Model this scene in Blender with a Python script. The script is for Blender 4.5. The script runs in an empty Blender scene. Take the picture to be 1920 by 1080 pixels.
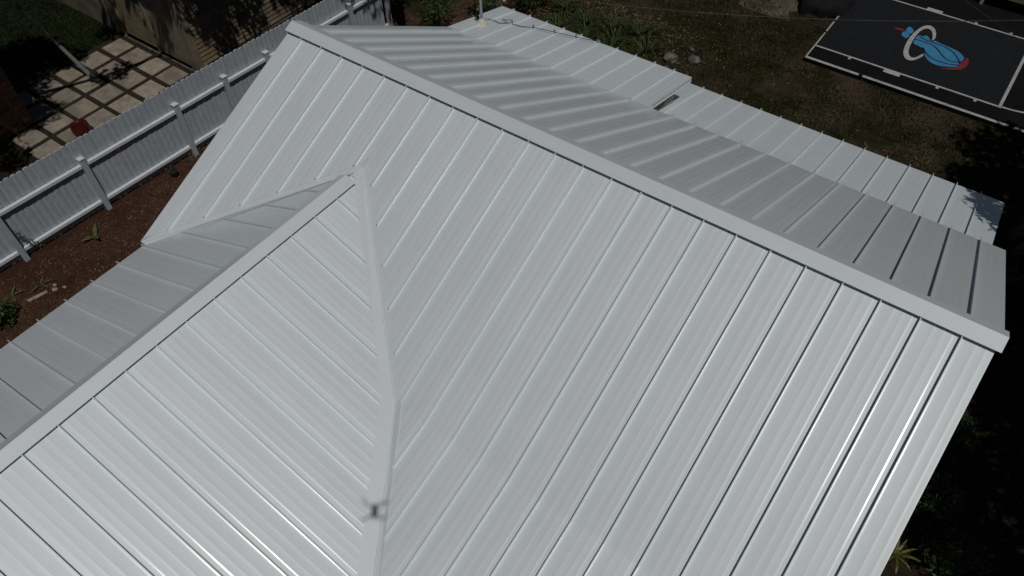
import bpy, bmesh, math, random
from mathutils import Vector, Matrix
random.seed(7)
scene = bpy.context.scene
COL = scene.collection
# ------------------------------------------------------------------ camera
CAM = Vector((8.371, -6.2592, 6.2746))
cam_d = bpy.data.cameras.new('camera'); cam = bpy.data.objects.new('camera', cam_d); COL.objects.link(cam)
Rv = Vector((0.8119959, 0.5835291, -0.0125084)); Uv = Vector((-0.4432608, 0.6304680, 0.6372048)); Fv = Vector((-0.3797137, 0.5118632, -0.7705930))
m = Matrix((( Rv.x, Uv.x, -Fv.x, CAM.x), (Rv.y, Uv.y, -Fv.y, CAM.y), (Rv.z, Uv.z, -Fv.z, CAM.z), (0, 0, 0, 1)))
cam.matrix_world = m
cam_d.sensor_fit = 'HORIZONTAL'; cam_d.sensor_width = 36.0; cam_d.lens = 36.0 * 1434.2 / 1920.0
cam_d.clip_start = 0.05; cam_d.clip_end = 500
scene.camera = cam
# ------------------------------------------------------------------ sky and sun
SUN = Vector((0.37728, -0.21759, 0.90017)).normalized()
world = bpy.data.worlds.new('World'); scene.world = world; world.use_nodes = True
wn = world.node_tree.nodes; wl = world.node_tree.links
bg = wn['Background']; sky = wn.new('ShaderNodeTexSky'); sky.sky_type = 'NISHITA'; sky.sun_disc = False
sky.sun_elevation = math.asin(SUN.z); sky.sun_rotation = math.atan2(SUN.x, SUN.y)
sky.air_density = 0.6; sky.dust_density = 0.2
wl.new(sky.outputs[0], bg.inputs[0]); bg.inputs[1].default_value = 0.05
sl = bpy.data.lights.new('sun', 'SUN'); sl.energy = 5.0; sl.angle = math.radians(0.53); sl.color = (1.0, 0.965, 0.92)
so = bpy.data.objects.new('sun', sl); COL.objects.link(so); so.rotation_euler = SUN.to_track_quat('Z', 'Y').to_euler(); so.location = (20, -10, 40)
scene.view_settings.view_transform = 'Standard'; scene.view_settings.look = 'None'
scene.view_settings.exposure = -1.60; scene.view_settings.gamma = 1.0; scene.view_settings.use_curve_mapping = False
G = -5.05          # ground level (main ridge is z = 0)

# ------------------------------------------------------------------ materials
def nodes(mat): return mat.node_tree.nodes, mat.node_tree.links
def newmat(name, rough=0.6, spec=0.5, metal=0.0):
    mt = bpy.data.materials.new(name); mt.use_nodes = True
    b = mt.node_tree.nodes['Principled BSDF']
    b.inputs['Roughness'].default_value = rough; b.inputs['Specular IOR Level'].default_value = spec; b.inputs['Metallic'].default_value = metal
    return mt, b
def mottled(name, c1, c2, scale=8.0, rough=0.8, spec=0.3, bump=0.0, c3=None, scale2=1.2, detail=6, obj_random=0.0, metal=0.0, bscale=None):
    """two-tone noise colour, optional large patches (c3), bump, per-object brightness"""
    mt, b = newmat(name, rough, spec, metal); n, l = nodes(mt)
    tc = n.new('ShaderNodeTexCoord')
    geo = n.new('ShaderNodeNewGeometry')
    nz = n.new('ShaderNodeTexNoise'); nz.inputs['Scale'].default_value = scale; nz.inputs['Detail'].default_value = detail; nz.inputs['Roughness'].default_value = 0.65
    l.new(geo.outputs['Position'], nz.inputs['Vector'])
    r = n.new('ShaderNodeValToRGB'); r.color_ramp.elements[0].position = 0.36; r.color_ramp.elements[1].position = 0.64
    r.color_ramp.elements[0].color = (*c1, 1); r.color_ramp.elements[1].color = (*c2, 1)
    l.new(nz.outputs['Fac'], r.inputs['Fac']); out = r.outputs['Color']
    if c3:
        n2 = n.new('ShaderNodeTexNoise'); n2.inputs['Scale'].default_value = scale2; n2.inputs['Detail'].default_value = 4
        l.new(geo.outputs['Position'], n2.inputs['Vector'])
        mr = n.new('ShaderNodeMapRange'); mr.inputs['From Min'].default_value = 0.45; mr.inputs['From Max'].default_value = 0.62
        l.new(n2.outputs['Fac'], mr.inputs['Value'])
        mx = n.new('ShaderNodeMix'); mx.data_type = 'RGBA'; l.new(mr.outputs[0], mx.inputs['Factor']); l.new(out, mx.inputs['A']); mx.inputs['B'].default_value = (*c3, 1)
        out = mx.outputs['Result']
    if obj_random:
        oi = n.new('ShaderNodeObjectInfo'); mr = n.new('ShaderNodeMapRange'); mr.inputs['To Min'].default_value = 1 - obj_random; mr.inputs['To Max'].default_value = 1 + obj_random
        l.new(oi.outputs['Random'], mr.inputs['Value'])
        hs = n.new('ShaderNodeHueSaturation'); l.new(out, hs.inputs['Color']); l.new(mr.outputs[0], hs.inputs['Value']); out = hs.outputs['Color']
    l.new(out, b.inputs['Base Color'])
    if bump:
        bp = n.new('ShaderNodeBump'); bp.inputs['Strength'].default_value = bump; bp.inputs['Distance'].default_value = 0.02
        nb = n.new('ShaderNodeTexNoise'); nb.inputs['Scale'].default_value = bscale or scale * 2.5; nb.inputs['Detail'].default_value = 6
        l.new(geo.outputs['Position'], nb.inputs['Vector']); l.new(nb.outputs['Fac'], bp.inputs['Height']); l.new(bp.outputs[0], b.inputs['Normal'])
    return mt

def roof_mat(name, base, rough=0.42, streak=True):
    """white factory paint on steel: streaks run along the panel (UV = metres across, metres down)"""
    mt, b = newmat(name, rough, 0.5, 0.11); n, l = nodes(mt)
    b.inputs['Coat Weight'].default_value = 1.0 if streak else 0.6; b.inputs['Coat Roughness'].default_value = 0.165
    uv = n.new('ShaderNodeUVMap')
    mp = n.new('ShaderNodeMapping'); mp.inputs['Scale'].default_value = (26, 0.9, 1); l.new(uv.outputs[0], mp.inputs['Vector'])
    oi = n.new('ShaderNodeObjectInfo'); ml = n.new('ShaderNodeVectorMath'); ml.operation = 'ADD'
    cmb = n.new('ShaderNodeCombineXYZ'); mu = n.new('ShaderNodeMath'); mu.operation = 'MULTIPLY'; mu.inputs[1].default_value = 37.0
    l.new(oi.outputs['Random'], mu.inputs[0]); l.new(mu.outputs[0], cmb.inputs['Z']); l.new(mp.outputs[0], ml.inputs[0]); l.new(cmb.outputs[0], ml.inputs[1])
    n1 = n.new('ShaderNodeTexNoise'); n1.inputs['Scale'].default_value = 1.0; n1.inputs['Detail'].default_value = 5; l.new(ml.outputs[0], n1.inputs['Vector'])
    geo = n.new('ShaderNodeNewGeometry')
    n2 = n.new('ShaderNodeTexNoise'); n2.inputs['Scale'].default_value = 1.3; n2.inputs['Detail'].default_value = 5; l.new(geo.outputs['Position'], n2.inputs['Vector'])
    n3 = n.new('ShaderNodeTexNoise'); n3.inputs['Scale'].default_value = 45; n3.inputs['Detail'].default_value = 3; l.new(geo.outputs['Position'], n3.inputs['Vector'])
    ad = n.new('ShaderNodeMath'); ad.operation = 'ADD'; l.new(n1.outputs['Fac'], ad.inputs[0]); l.new(n2.outputs['Fac'], ad.inputs[1])
    ad2 = n.new('ShaderNodeMath'); ad2.operation = 'MULTIPLY_ADD'; ad2.inputs[1].default_value = 0.5; l.new(n3.outputs['Fac'], ad2.inputs[0]); l.new(ad.outputs[0], ad2.inputs[2])
    mr = n.new('ShaderNodeMapRange'); mr.inputs['From Min'].default_value = 0.75; mr.inputs['From Max'].default_value = 1.75; mr.inputs['To Min'].default_value = 0.945; mr.inputs['To Max'].default_value = 1.03
    l.new(ad2.outputs[0], mr.inputs['Value'])
    # slight shade of paint difference from panel to panel
    mo = n.new('ShaderNodeMapRange'); mo.inputs['To Min'].default_value = 0.98; mo.inputs['To Max'].default_value = 1.015; l.new(oi.outputs['Random'], mo.inputs['Value'])
    mm = n.new('ShaderNodeMath'); mm.operation = 'MULTIPLY'; l.new(mr.outputs[0], mm.inputs[0]); l.new(mo.outputs[0], mm.inputs[1])
    hs = n.new('ShaderNodeHueSaturation'); hs.inputs['Color'].default_value = (*base, 1); l.new(mm.outputs[0], hs.inputs['Value']); l.new(hs.outputs[0], b.inputs['Base Color'])
    rr = n.new('ShaderNodeMapRange'); rr.inputs['To Min'].default_value = rough - 0.06; rr.inputs['To Max'].default_value = rough + 0.06; l.new(n1.outputs['Fac'], rr.inputs['Value']); l.new(rr.outputs[0], b.inputs['Roughness'])
    # oil canning: long shallow waves across the sheet
    mp2 = n.new('ShaderNodeMapping'); mp2.inputs['Scale'].default_value = (11, 1.1, 1); l.new(uv.outputs[0], mp2.inputs['Vector'])
    n4 = n.new('ShaderNodeTexNoise'); n4.inputs['Scale'].default_value = 1.0; n4.inputs['Detail'].default_value = 2; l.new(mp2.outputs[0], n4.inputs['Vector'])
    bp = n.new('ShaderNodeBump'); bp.inputs['Strength'].default_value = 0.25 if streak else 0.06; bp.inputs['Distance'].default_value = 0.008
    l.new(n4.outputs['Fac'], bp.inputs['Height']); l.new(bp.outputs[0], b.inputs['Normal'])
    return mt
WHITE = (0.720, 0.775, 0.795)
M_roof = roof_mat('white_roof_paint', WHITE, 0.56)
M_trim = roof_mat('white_trim_paint', (0.70, 0.75, 0.765), 0.56, False)
M_valley = roof_mat('white_valley_paint', (0.725, 0.778, 0.792), 0.56, False)
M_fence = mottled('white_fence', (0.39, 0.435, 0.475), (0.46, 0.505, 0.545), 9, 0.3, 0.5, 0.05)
M_stucco = mottled('stucco', (0.42, 0.40, 0.36), (0.5, 0.48, 0.44), 14, 0.9, 0.2, 0.2)
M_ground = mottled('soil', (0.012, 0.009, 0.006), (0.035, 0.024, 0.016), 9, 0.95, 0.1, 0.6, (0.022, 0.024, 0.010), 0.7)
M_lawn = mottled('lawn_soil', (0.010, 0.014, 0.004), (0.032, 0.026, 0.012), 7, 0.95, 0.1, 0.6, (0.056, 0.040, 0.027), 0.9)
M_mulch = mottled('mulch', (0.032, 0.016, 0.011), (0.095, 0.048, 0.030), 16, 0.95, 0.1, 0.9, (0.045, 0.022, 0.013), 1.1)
M_chip = mottled('mulch_chip', (0.04, 0.021, 0.012), (0.15, 0.088, 0.055), 5, 0.9, 0.1)
M_gravel = mottled('paver_joint_soil', (0.018, 0.014, 0.010), (0.05, 0.037, 0.026), 30, 0.95, 0.1, 0.8)
M_paver = mottled('concrete_paver', (0.235, 0.20, 0.16), (0.345, 0.295, 0.235), 6, 0.85, 0.2, 0.25, (0.20, 0.17, 0.13), 1.7, obj_random=0.14)
M_grass = mottled('grass_blade', (0.016, 0.030, 0.004), (0.050, 0.056, 0.014), 2.2, 0.7, 0.2, 0, (0.085, 0.065, 0.040), 0.6)
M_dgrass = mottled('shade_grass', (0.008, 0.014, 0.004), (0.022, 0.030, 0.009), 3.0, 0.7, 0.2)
M_leaf = mottled('leaf', (0.018, 0.034, 0.009), (0.055, 0.085, 0.022), 4.0, 0.5, 0.4)
M_leaf2 = mottled('strap_leaf', (0.016, 0.030, 0.008), (0.060, 0.080, 0.022), 7.0, 0.7, 0.2)
M_dry = mottled('dry_leaf', (0.10, 0.065, 0.03), (0.26, 0.20, 0.11), 6, 0.8, 0.2)
M_bark = mottled('bark', (0.035, 0.026, 0.02), (0.08, 0.06, 0.045), 18, 0.95, 0.1, 0.8)
M_court = mottled('court_black', (0.0025, 0.0025, 0.003), (0.0055, 0.0055, 0.006), 5, 0.8, 0.2, 0.1)
M_key = mottled('court_charcoal', (0.0075, 0.0085, 0.0095), (0.0115, 0.0125, 0.0140), 4, 0.75, 0.25, 0.1, (0.009, 0.010, 0.011), 0.8)
M_line = mottled('court_line_paint', (0.34, 0.34, 0.325), (0.46, 0.46, 0.44), 7, 0.7, 0.3)
M_blue = mottled('court_blue_paint', (0.045, 0.20, 0.37), (0.06, 0.24, 0.43), 5, 0.6, 0.3)
M_navy = mottled('court_navy_paint', (0.006, 0.01, 0.025), (0.009, 0.014, 0.03), 5, 0.6, 0.3)
M_red = mottled('court_red_paint', (0.17, 0.022, 0.035), (0.22, 0.03, 0.045), 5, 0.6, 0.3)
M_tan = mottled('tan_siding', (0.17, 0.135, 0.085), (0.25, 0.20, 0.13), 5, 0.8, 0.2, 0.1, (0.15, 0.115, 0.075), 1.5, obj_random=0.12)
M_panel = mottled('tan_panel', (0.20, 0.17, 0.125), (0.27, 0.235, 0.175), 3, 0.85, 0.2, 0.1, (0.15, 0.12, 0.09), 1.2)
M_brick = mottled('brick_clay', (0.14, 0.06, 0.035), (0.26, 0.14, 0.085), 7, 0.9, 0.15, 0.3, obj_random=0.35)
M_mortar = mottled('mortar', (0.12, 0.10, 0.085), (0.17, 0.145, 0.125), 20, 0.95, 0.1, 0.3)
M_steel = mottled('galvanised_steel', (0.30, 0.31, 0.32), (0.42, 0.43, 0.44), 20, 0.4, 0.5, metal=0.6)
M_wire = mottled('weathered_wire', (0.03, 0.03, 0.03), (0.10, 0.10, 0.10), 3, 0.6, 0.3)
M_fence_sunlit = mottled('sunlit_fence_white', (0.60, 0.63, 0.65), (0.68, 0.71, 0.73), 9, 0.3, 0.5)  # lighter copy of the fence colour, with sun on rails and caps painted in
M_black = mottled('black_rubber', (0.008, 0.008, 0.009), (0.016, 0.016, 0.018), 20, 0.5, 0.4)
M_tarp = mottled('black_tarp', (0.005, 0.005, 0.006), (0.010, 0.010, 0.012), 3, 0.8, 0.2, 0.3)
M_redp = mottled('red_plastic', (0.085, 0.006, 0.008), (0.12, 0.009, 0.011), 4, 0.4, 0.5)
M_rock = mottled('limestone', (0.06, 0.057, 0.05), (0.21, 0.20, 0.18), 9, 0.9, 0.2, 0.6)
M_wood = mottled('weathered_wood', (0.20, 0.155, 0.105), (0.38, 0.32, 0.24), 14, 0.85, 0.2, 0.4)
M_sand = mottled('sand', (0.10, 0.085, 0.07), (0.16, 0.135, 0.11), 6, 0.95, 0.1, 0.4, (0.05, 0.04, 0.03), 1.5)
M_sealant = mottled('cream_sealant', (0.55, 0.53, 0.44), (0.66, 0.64, 0.55), 20, 0.7, 0.3, 0.3)
M_agave = mottled('agave_leaf', (0.055, 0.07, 0.02), (0.13, 0.14, 0.045), 9, 0.5, 0.4)
M_brom = mottled('striped_leaf', (0.02, 0.035, 0.006), (0.15, 0.15, 0.025), 34, 0.45, 0.4)
M_drone = mottled('drone_grey', (0.05, 0.05, 0.055), (0.07, 0.07, 0.075), 30, 0.5, 0.5)
M_flower = mottled('pale_flower', (0.5, 0.45, 0.4), (0.65, 0.6, 0.55), 20, 0.8, 0.2)

# ------------------------------------------------------------------ helpers
def link(o, parent=None):
    COL.objects.link(o)
    if parent is not None: o.parent = parent
    return o
def mesh_obj(name, verts, faces, mat, parent=None, smooth=False, uvs=None):
    me = bpy.data.meshes.new(name); me.from_pydata([tuple(v) for v in verts], [], faces); me.materials.append(mat)
    if smooth: me.polygons.foreach_set('use_smooth', [True] * len(me.polygons))
    if uvs is not None:
        ul = me.uv_layers.new(name='UVMap')
        for lp in me.loops: ul.data[lp.index].uv = uvs[lp.vertex_index]
    me.update()
    return link(bpy.data.objects.new(name, me), parent)
def empty(name, loc=(0, 0, 0), rz=0.0):
    o = bpy.data.objects.new(name, None); o.empty_display_size = 0.2; o.location = loc; o.rotation_euler = (0, 0, rz); return link(o)
def tag(o, label=None, cat=None, group=None, kind=None):
    if label: o['label'] = label
    if cat: o['category'] = cat
    if group: o['group'] = group
    if kind: o['kind'] = kind
    return o
class MB:
    def __init__(s): s.v = []; s.f = []
    def add(s, v, f):
        k = len(s.v); s.v += [Vector(q) for q in v]; s.f += [tuple(i + k for i in q) for q in f]; return s
    def box(s, lo, hi, bev=0.0):
        x0, y0, z0 = lo; x1, y1, z1 = hi
        if bev:
            bm = bmesh.new(); bmesh.ops.create_cube(bm, size=1)
            for q in bm.verts: q.co = Vector(((x0 + x1) / 2 + q.co.x * (x1 - x0), (y0 + y1) / 2 + q.co.y * (y1 - y0), (z0 + z1) / 2 + q.co.z * (z1 - z0)))
            bmesh.ops.bevel(bm, geom=bm.edges[:], offset=bev, segments=1, affect='EDGES')
            bm.verts.index_update(); s.add([q.co.copy() for q in bm.verts], [tuple(q.index for q in f.verts) for f in bm.faces]); bm.free(); return s
        return s.add([(x0, y0, z0), (x1, y0, z0), (x1, y1, z0), (x0, y1, z0), (x0, y0, z1), (x1, y0, z1), (x1, y1, z1), (x0, y1, z1)],
                     [(3, 2, 1, 0), (4, 5, 6, 7), (0, 1, 5, 4), (1, 2, 6, 5), (2, 3, 7, 6), (3, 0, 4, 7)])
    def tube(s, pts, rad, n=8, cap=True):
        pts = [Vector(p) for p in pts]; rr = rad if isinstance(rad, (list, tuple)) else [rad] * len(pts); rings = []
        for i, p in enumerate(pts):
            d = (pts[min(i + 1, len(pts) - 1)] - pts[max(i - 1, 0)]).normalized()
            a = d.orthogonal().normalized() if i == 0 else (A - d * A.dot(d)).normalized(); A = a; b = d.cross(a)
            rings.append([p + (a * math.cos(2 * math.pi * k / n) + b * math.sin(2 * math.pi * k / n)) * rr[i] for k in range(n)])
        v = [q for r in rings for q in r]; f = []
        for i in range(len(pts) - 1):
            for k in range(n): f.append((i * n + k, i * n + (k + 1) % n, (i + 1) * n + (k + 1) % n, (i + 1) * n + k))
        if cap: f.append(tuple(range(n - 1, -1, -1))); f.append(tuple((len(pts) - 1) * n + k for k in range(n)))
        return s.add(v, f)
    def leaf(s, base, dirv, L, w, droop=0.5, n=4, fold=0.15):
        """strap leaf: arching blade with a mid-rib"""
        d = Vector(dirv).normalized(); p = Vector(base); side = d.cross(Vector((0, 0, 1)))
        if side.length < 0.05: side = Vector((1, 0, 0))
        side.normalize(); v = []; f = []
        for i in range(n + 1):
            t = i / n; ww = w * (0.55 + 1.6 * t * (1 - t)) * (1 - t ** 3) + 0.001
            up = side.cross(d).normalized()
            v += [p - side * ww, p - up * (-fold * ww) * -1, p + side * ww]
            if i < n:
                p = p + d * (L / n); d = (d + Vector((0, 0, -droop / n))).normalized()
        for i in range(n):
            a = i * 3; f += [(a, a + 1, a + 4, a + 3), (a + 1, a + 2, a + 5, a + 4)]
        return s.add(v, f)
    def build(s, name, mat, parent=None, smooth=False): return mesh_obj(name, s.v, s.f, mat, parent, smooth)

# ------------------------------------------------------------------ ground and setting
def sheet(name, x0, y0, x1, y1, z, mat, parent=None, wob=0.0, seg=1):
    v = []; f = []
    nx = max(1, int((x1 - x0) / seg)); ny = max(1, int((y1 - y0) / seg))
    for j in range(ny + 1):
        for i in range(nx + 1):
            x = x0 + (x1 - x0) * i / nx; y = y0 + (y1 - y0) * j / ny
            ex = random.uniform(-wob, wob) if i in (0, nx) else 0; ey = random.uniform(-wob, wob) if j in (0, ny) else 0
            v.append((x + ex, y + ey, z))
    for j in range(ny):
        for i in range(nx): a = j * (nx + 1) + i; f.append((a, a + 1, a + nx + 2, a + nx + 1))
    return mesh_obj(name, v, f, mat, parent)
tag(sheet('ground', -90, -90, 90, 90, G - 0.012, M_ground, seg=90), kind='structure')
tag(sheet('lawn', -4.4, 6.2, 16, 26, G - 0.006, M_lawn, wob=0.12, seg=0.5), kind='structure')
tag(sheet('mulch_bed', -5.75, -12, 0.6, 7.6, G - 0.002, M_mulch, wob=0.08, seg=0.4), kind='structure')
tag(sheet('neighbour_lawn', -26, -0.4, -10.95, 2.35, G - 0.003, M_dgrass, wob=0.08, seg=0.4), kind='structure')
tag(sheet('sand_patch', 2.0, 13.15, 3.4, 15.0, G + 0.004, M_sand, wob=0.18, seg=0.3), kind='structure')

# ------------------------------------------------------------------ the white roofed house
P = 0.406                                   # seam spacing
S1, S1B, YB = 0.4698, 0.2807, -3.315        # front pitch, lower front pitch, y of the pitch break
YA = 0.12; ZA = S1 * YA                      # main ridge
ZBK = S1 * YB
XG = 2.138; ZG = -0.544; S2 = 0.4421; S3 = 0.4275; ZGL = ZG - 0.035
YRB, ZRB = 3.5523, -1.7068                  # rear pitch break
YRE, ZRE = 5.2894, -2.1174                  # rear extension eave
SR = (ZA - ZRB) / (YRB - YA); SX = (ZRB - ZRE) / (YRE - YRB)
SP = 0.3113; YPE, ZPE = 6.2757, -2.9817     # porch roof
XL, XR = -0.30, 9.655
EAVE_Y = -5.6; EAVE_Z = ZBK + S1B * (EAVE_Y - YB); WE = (ZG - EAVE_Z) / S2
class Slope:
    """u along the ridge, w horizontal distance out from the ridge, prof = [(w, z), ...]"""
    def __init__(s, kind, prof): s.kind = kind; s.prof = prof
    def z(s, w):
        pr = s.prof
        for a, b in zip(pr, pr[1:]):
            if w <= b[0] or b is pr[-1]: return a[1] + (b[1] - a[1]) * (w - a[0]) / (b[0] - a[0])
    def nrm(s, w):
        e = 0.02; sl = (s.z(w + e) - s.z(w - e)) / (2 * e); q = 1 / math.sqrt(1 + sl * sl); return -sl * q, q
    def at(s, u, w, h=0.0):
        z = s.z(w); nw, nz = s.nrm(w); w2 = w + nw * h; z2 = z + nz * h
        if s.kind == 'F': return Vector((u, YA - w2, z2))
        if s.kind == 'R': return Vector((u, YA + w2, z2))
        if s.kind == 'GR': return Vector((XG + w2, -u, z2))
        if s.kind == 'GL': return Vector((XG - w2, -u, z2))
    def breaks(s): return [q[0] for q in s.prof[1:-1]]
FRONT = Slope('F', [(-1, ZA + S1), (YA - YB, ZBK), (YA - YB + 9, ZBK - 9 * S1B)])
REAR = Slope('R', [(-1, ZA + SR), (YRB - YA, ZRB), (YRB - YA + 9, ZRB - 9 * SX)])
REARM = Slope('R', [(-1, ZA + SR), (9, ZA - 9 * SR)])
GABR = Slope('GR', [(-1, ZG + S2), (9, ZG - 9 * S2)])
GABL = Slope('GL', [(-1, ZGL + S3), (9, ZGL - 9 * S3)])
PORCH = Slope('R', [(0, ZPE + SP * (YPE - YA)), (12, ZPE + SP * (YPE - YA) - 12 * SP)])

def seg_mesh(S, strips, w0f, w1f, extra_w=()):
    """strips: list of polylines [(u,h),...]; each polyline becomes a smooth strip"""
    V = []; Fc = []; UV = []
    for st in strips:
        base = len(V); rows = 2 + len(S.breaks()) + len(extra_w)
        for (u, h) in st:
            a, b = w0f(u), w1f(u)
            if b < a: b = a
            ws = sorted([a, b] + [min(max(q, a), b) for q in list(S.breaks()) + list(extra_w)])
            for w in ws: V.append(S.at(u, w, h)); UV.append((u, w))
        for k in range(len(st) - 1):
            for r in range(rows - 1):
                a = base + k * rows + r; q = [a, a + 1, a + rows + 1, a + rows]
                if (V[q[0]] - V[q[1]]).length < 1e-6 and (V[q[2]] - V[q[3]]).length < 1e-6: continue
                Fc.append(tuple(q))
    return V, Fc, UV
def panel_profile(u0, u1, left_leg=True, right_seam=True, splits=()):
    """white standing seam sheet: legs, shallow stiffening ribs, seam cap on the right"""
    pw = u1 - u0; flat = []
    base = [(0.0045, 0.0022), (0.012, 0.0008), (0.024, 0.0), (0.034, 0.0)] if left_leg else [(0.0, 0.0)]
    for uu, hh in base: flat.append((u0 + uu, hh))
    for c in (P * 0.36, P * 0.60):
        for du, hh in ((-0.022, 0), (-0.011, 0.0006), (0, 0.0011), (0.009, 0.0006), (0.017, 0)):
            if c + 0.03 < pw - (0.10 if right_seam else 0.035): flat.append((u0 + c + du, hh))
    if right_seam: flat += [(u1 - 0.092, 0.0), (u1 - 0.079, 0.0003), (u1 - 0.074, -0.0002), (u1 - 0.065, -0.0018), (u1 - 0.058, -0.0023), (u1 - 0.034, -0.0030), (u1 - 0.012, -0.0036), (u1 - 0.0045, -0.0026)]
    elif left_leg: flat += [(u1 - 0.026, 0.0), (u1 - 0.012, -0.0002), (u1, -0.0008)]
    else: flat += [(u1, 0.0)]
    for sp in splits:
        if u0 + 0.02 < sp < u1 - 0.02 and all(abs(sp - q[0]) > 1e-4 for q in flat):
            for i in range(len(flat) - 1):
                if flat[i][0] < sp < flat[i + 1][0]:
                    t = (sp - flat[i][0]) / (flat[i + 1][0] - flat[i][0]); flat.insert(i + 1, (sp, flat[i][1] + t * (flat[i + 1][1] - flat[i][1]))); break
    strips = [flat]
    if left_leg: strips.append([(u0 + 0.0045, 0.037), (u0 + 0.0045, 0.0022)])
    if right_seam:
        strips += [[(u1 - 0.0045, -0.0026), (u1 - 0.0045, 0.042)], [(u1 - 0.0055, 0.042), (u1 + 0.0055, 0.042)], [(u1 + 0.0055, 0.042), (u1 + 0.0058, 0.031)]]
    return strips

house = empty('metal_roof_house', (4.7, 0, G))
tag(house, 'single storey house under a large white standing seam metal roof with crossing gables', 'house')
house_inv = Matrix.Translation((-4.7, 0, -G))
def hpart(name, V, Fc, mat, parent, smooth=False, uvs=None):
    o = mesh_obj(name, [Vector(v) - house.location for v in V], Fc, mat, parent, smooth, uvs); return o
def strip_part(name, S, cols, w0f, w1f, h, mat, parent):
    V, Fc, UV = seg_mesh(S, [[(u, h) for u in cols]], w0f, w1f); return hpart(name, V, Fc, mat, parent, False, UV)
def make_slope(name, S, seams, u_lo, u_hi, w0, w1f, splits, deck_w1f, label=None, w0_deck=0.0, end_seam=False, start_leg=False):
    cols = sorted(set([u_lo, u_hi] + [s_ for s_ in splits if u_lo < s_ < u_hi]))
    V, Fc, UV = seg_mesh(S, [[(u, -0.012) for u in cols]], lambda u: w0_deck, deck_w1f)
    V2, Fc2, UV2 = seg_mesh(S, [[(u, -0.10) for u in cols]], lambda u: w0_deck, deck_w1f)
    k = len(V); Fc += [tuple(i + k for i in q) for q in Fc2]
    deck = hpart(name, V + V2, Fc, M_trim, house, False, UV + UV2)
    if label: deck['label'] = label
    edges = [u_lo] + [s_ for s_ in seams if u_lo + 0.03 < s_ < u_hi - 0.03] + [u_hi]
    for i in range(len(edges) - 1):
        a, b = edges[i], edges[i + 1]
        pr = panel_profile(a, b, i > 0 or start_leg, i < len(edges) - 2 or end_seam, splits)
        V, Fc, UV = seg_mesh(S, pr, lambda u: w0, w1f, [q + e for q in S.breaks() for e in (-.035, .035)])
        if Fc: hpart('roof_panel', V, Fc, M_roof, deck, True, UV)
    return deck
# --- front slope
D_R, D_GR, D_L, D_GL = 0.121, 0.199, 0.12, 0.13
XBEND = XG + (ZG - ZBK) / S2
XEND = XG + WE
Y0G = ZG / S1
def front_valley_y(x):
    if x < XG:
        y = (ZGL - S3 * (XG - x)) / S1
        return max(y, -3.37)
    z = ZG - S2 * (x - XG)
    if z > ZBK: return z / S1
    return max(YB + (z - ZBK) / S1B, EAVE_Y)
def front_w1(x):
    if x < -0.22: return YA + 3.37
    off = D_L if x < XG else D_R
    y = front_valley_y(x)
    if y > EAVE_Y + 1e-6: y += off
    return YA - y
SEAMS_X = [i * P for i in range(-3, 30)]
splits_f = [-0.22, XG - 0.0008, XG + 0.0008, XBEND, XEND, XEND + 0.0015]
slope_f = make_slope('front_slope', FRONT, SEAMS_X, XL, XR, 0.03, front_w1, splits_f, lambda x: YA - front_valley_y(x) if x > -0.22 else YA + 3.37)
slope_f['label'] = 'wide front roof slope of long white panels, its pitch easing below'
# --- gable (cross wing) slopes, u = -y
def gr_w1(u):
    y = -u
    z = S1 * y if y > YB else ZBK + S1B * (y - YB)
    w = (ZG - z) / S2
    return min(w, WE)
def gl_w1(u):
    y = -u; w = (ZGL - S1 * y) / S3
    return min(w, XG + 0.20)
SEAMS_G = [1.7923 + j * P for j in range(-2, 30)]
U0 = -Y0G; UEND = 8.9
U_LE = -(ZGL - S3 * (XG + 0.20)) / S1
make_slope('wing_right_slope', GABR, SEAMS_G, U0 + 0.02, UEND, 0.02, lambda u: gr_w1(u) - (D_GR if gr_w1(u) < WE - 1e-6 else 0), [-YB, -EAVE_Y, -EAVE_Y + 0.002], gr_w1)
make_slope('wing_left_slope', GABL, SEAMS_G, U0 + 0.05, UEND, 0.02, lambda u: gl_w1(u) - (D_GL if gl_w1(u) < XG + 0.199 else 0), [U_LE, U_LE + 0.002], gl_w1, 'shaded left slope of the front wing')
# --- rear slope: runs on into the flatter extension at the left, stops at the break at the right
XEX = 4.01; X9 = 9 * P
REXT = Slope('R', [(YRB - YA - 1, ZRB + SX), (YRB - YA + 9, ZRB - 9 * SX)])
make_slope('rear_slope', REARM, SEAMS_X, X9, XR + 0.03, 0.03, lambda u: YRB - YA + 0.03, [], lambda u: YRB - YA, 'rear roof slope above the porch roof', start_leg=True)
make_slope('rear_extension_slope', REAR, SEAMS_X, XL, X9, 0.03, lambda u: YRE - YA, [], lambda u: YRE - YA, 'rear roof slope bending into a flatter extension', 0.0, True)
make_slope('rear_extension_edge', REXT, [], X9, XEX, YRB - YA + 0.008, lambda u: YRE - YA, [], lambda u: YRE - YA, None, YRB - YA + 0.01, start_leg=True)
# --- lower porch roof behind
XP0, XP1 = 3.40, 9.60
make_slope('porch_slope', PORCH, [3.928 + i * P for i in range(-3, 20)], XP0, XP1, 2.9, lambda u: YPE - YA, [], lambda u: YPE - YA, 'low porch roof behind the main rear eave', 2.85)

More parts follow.
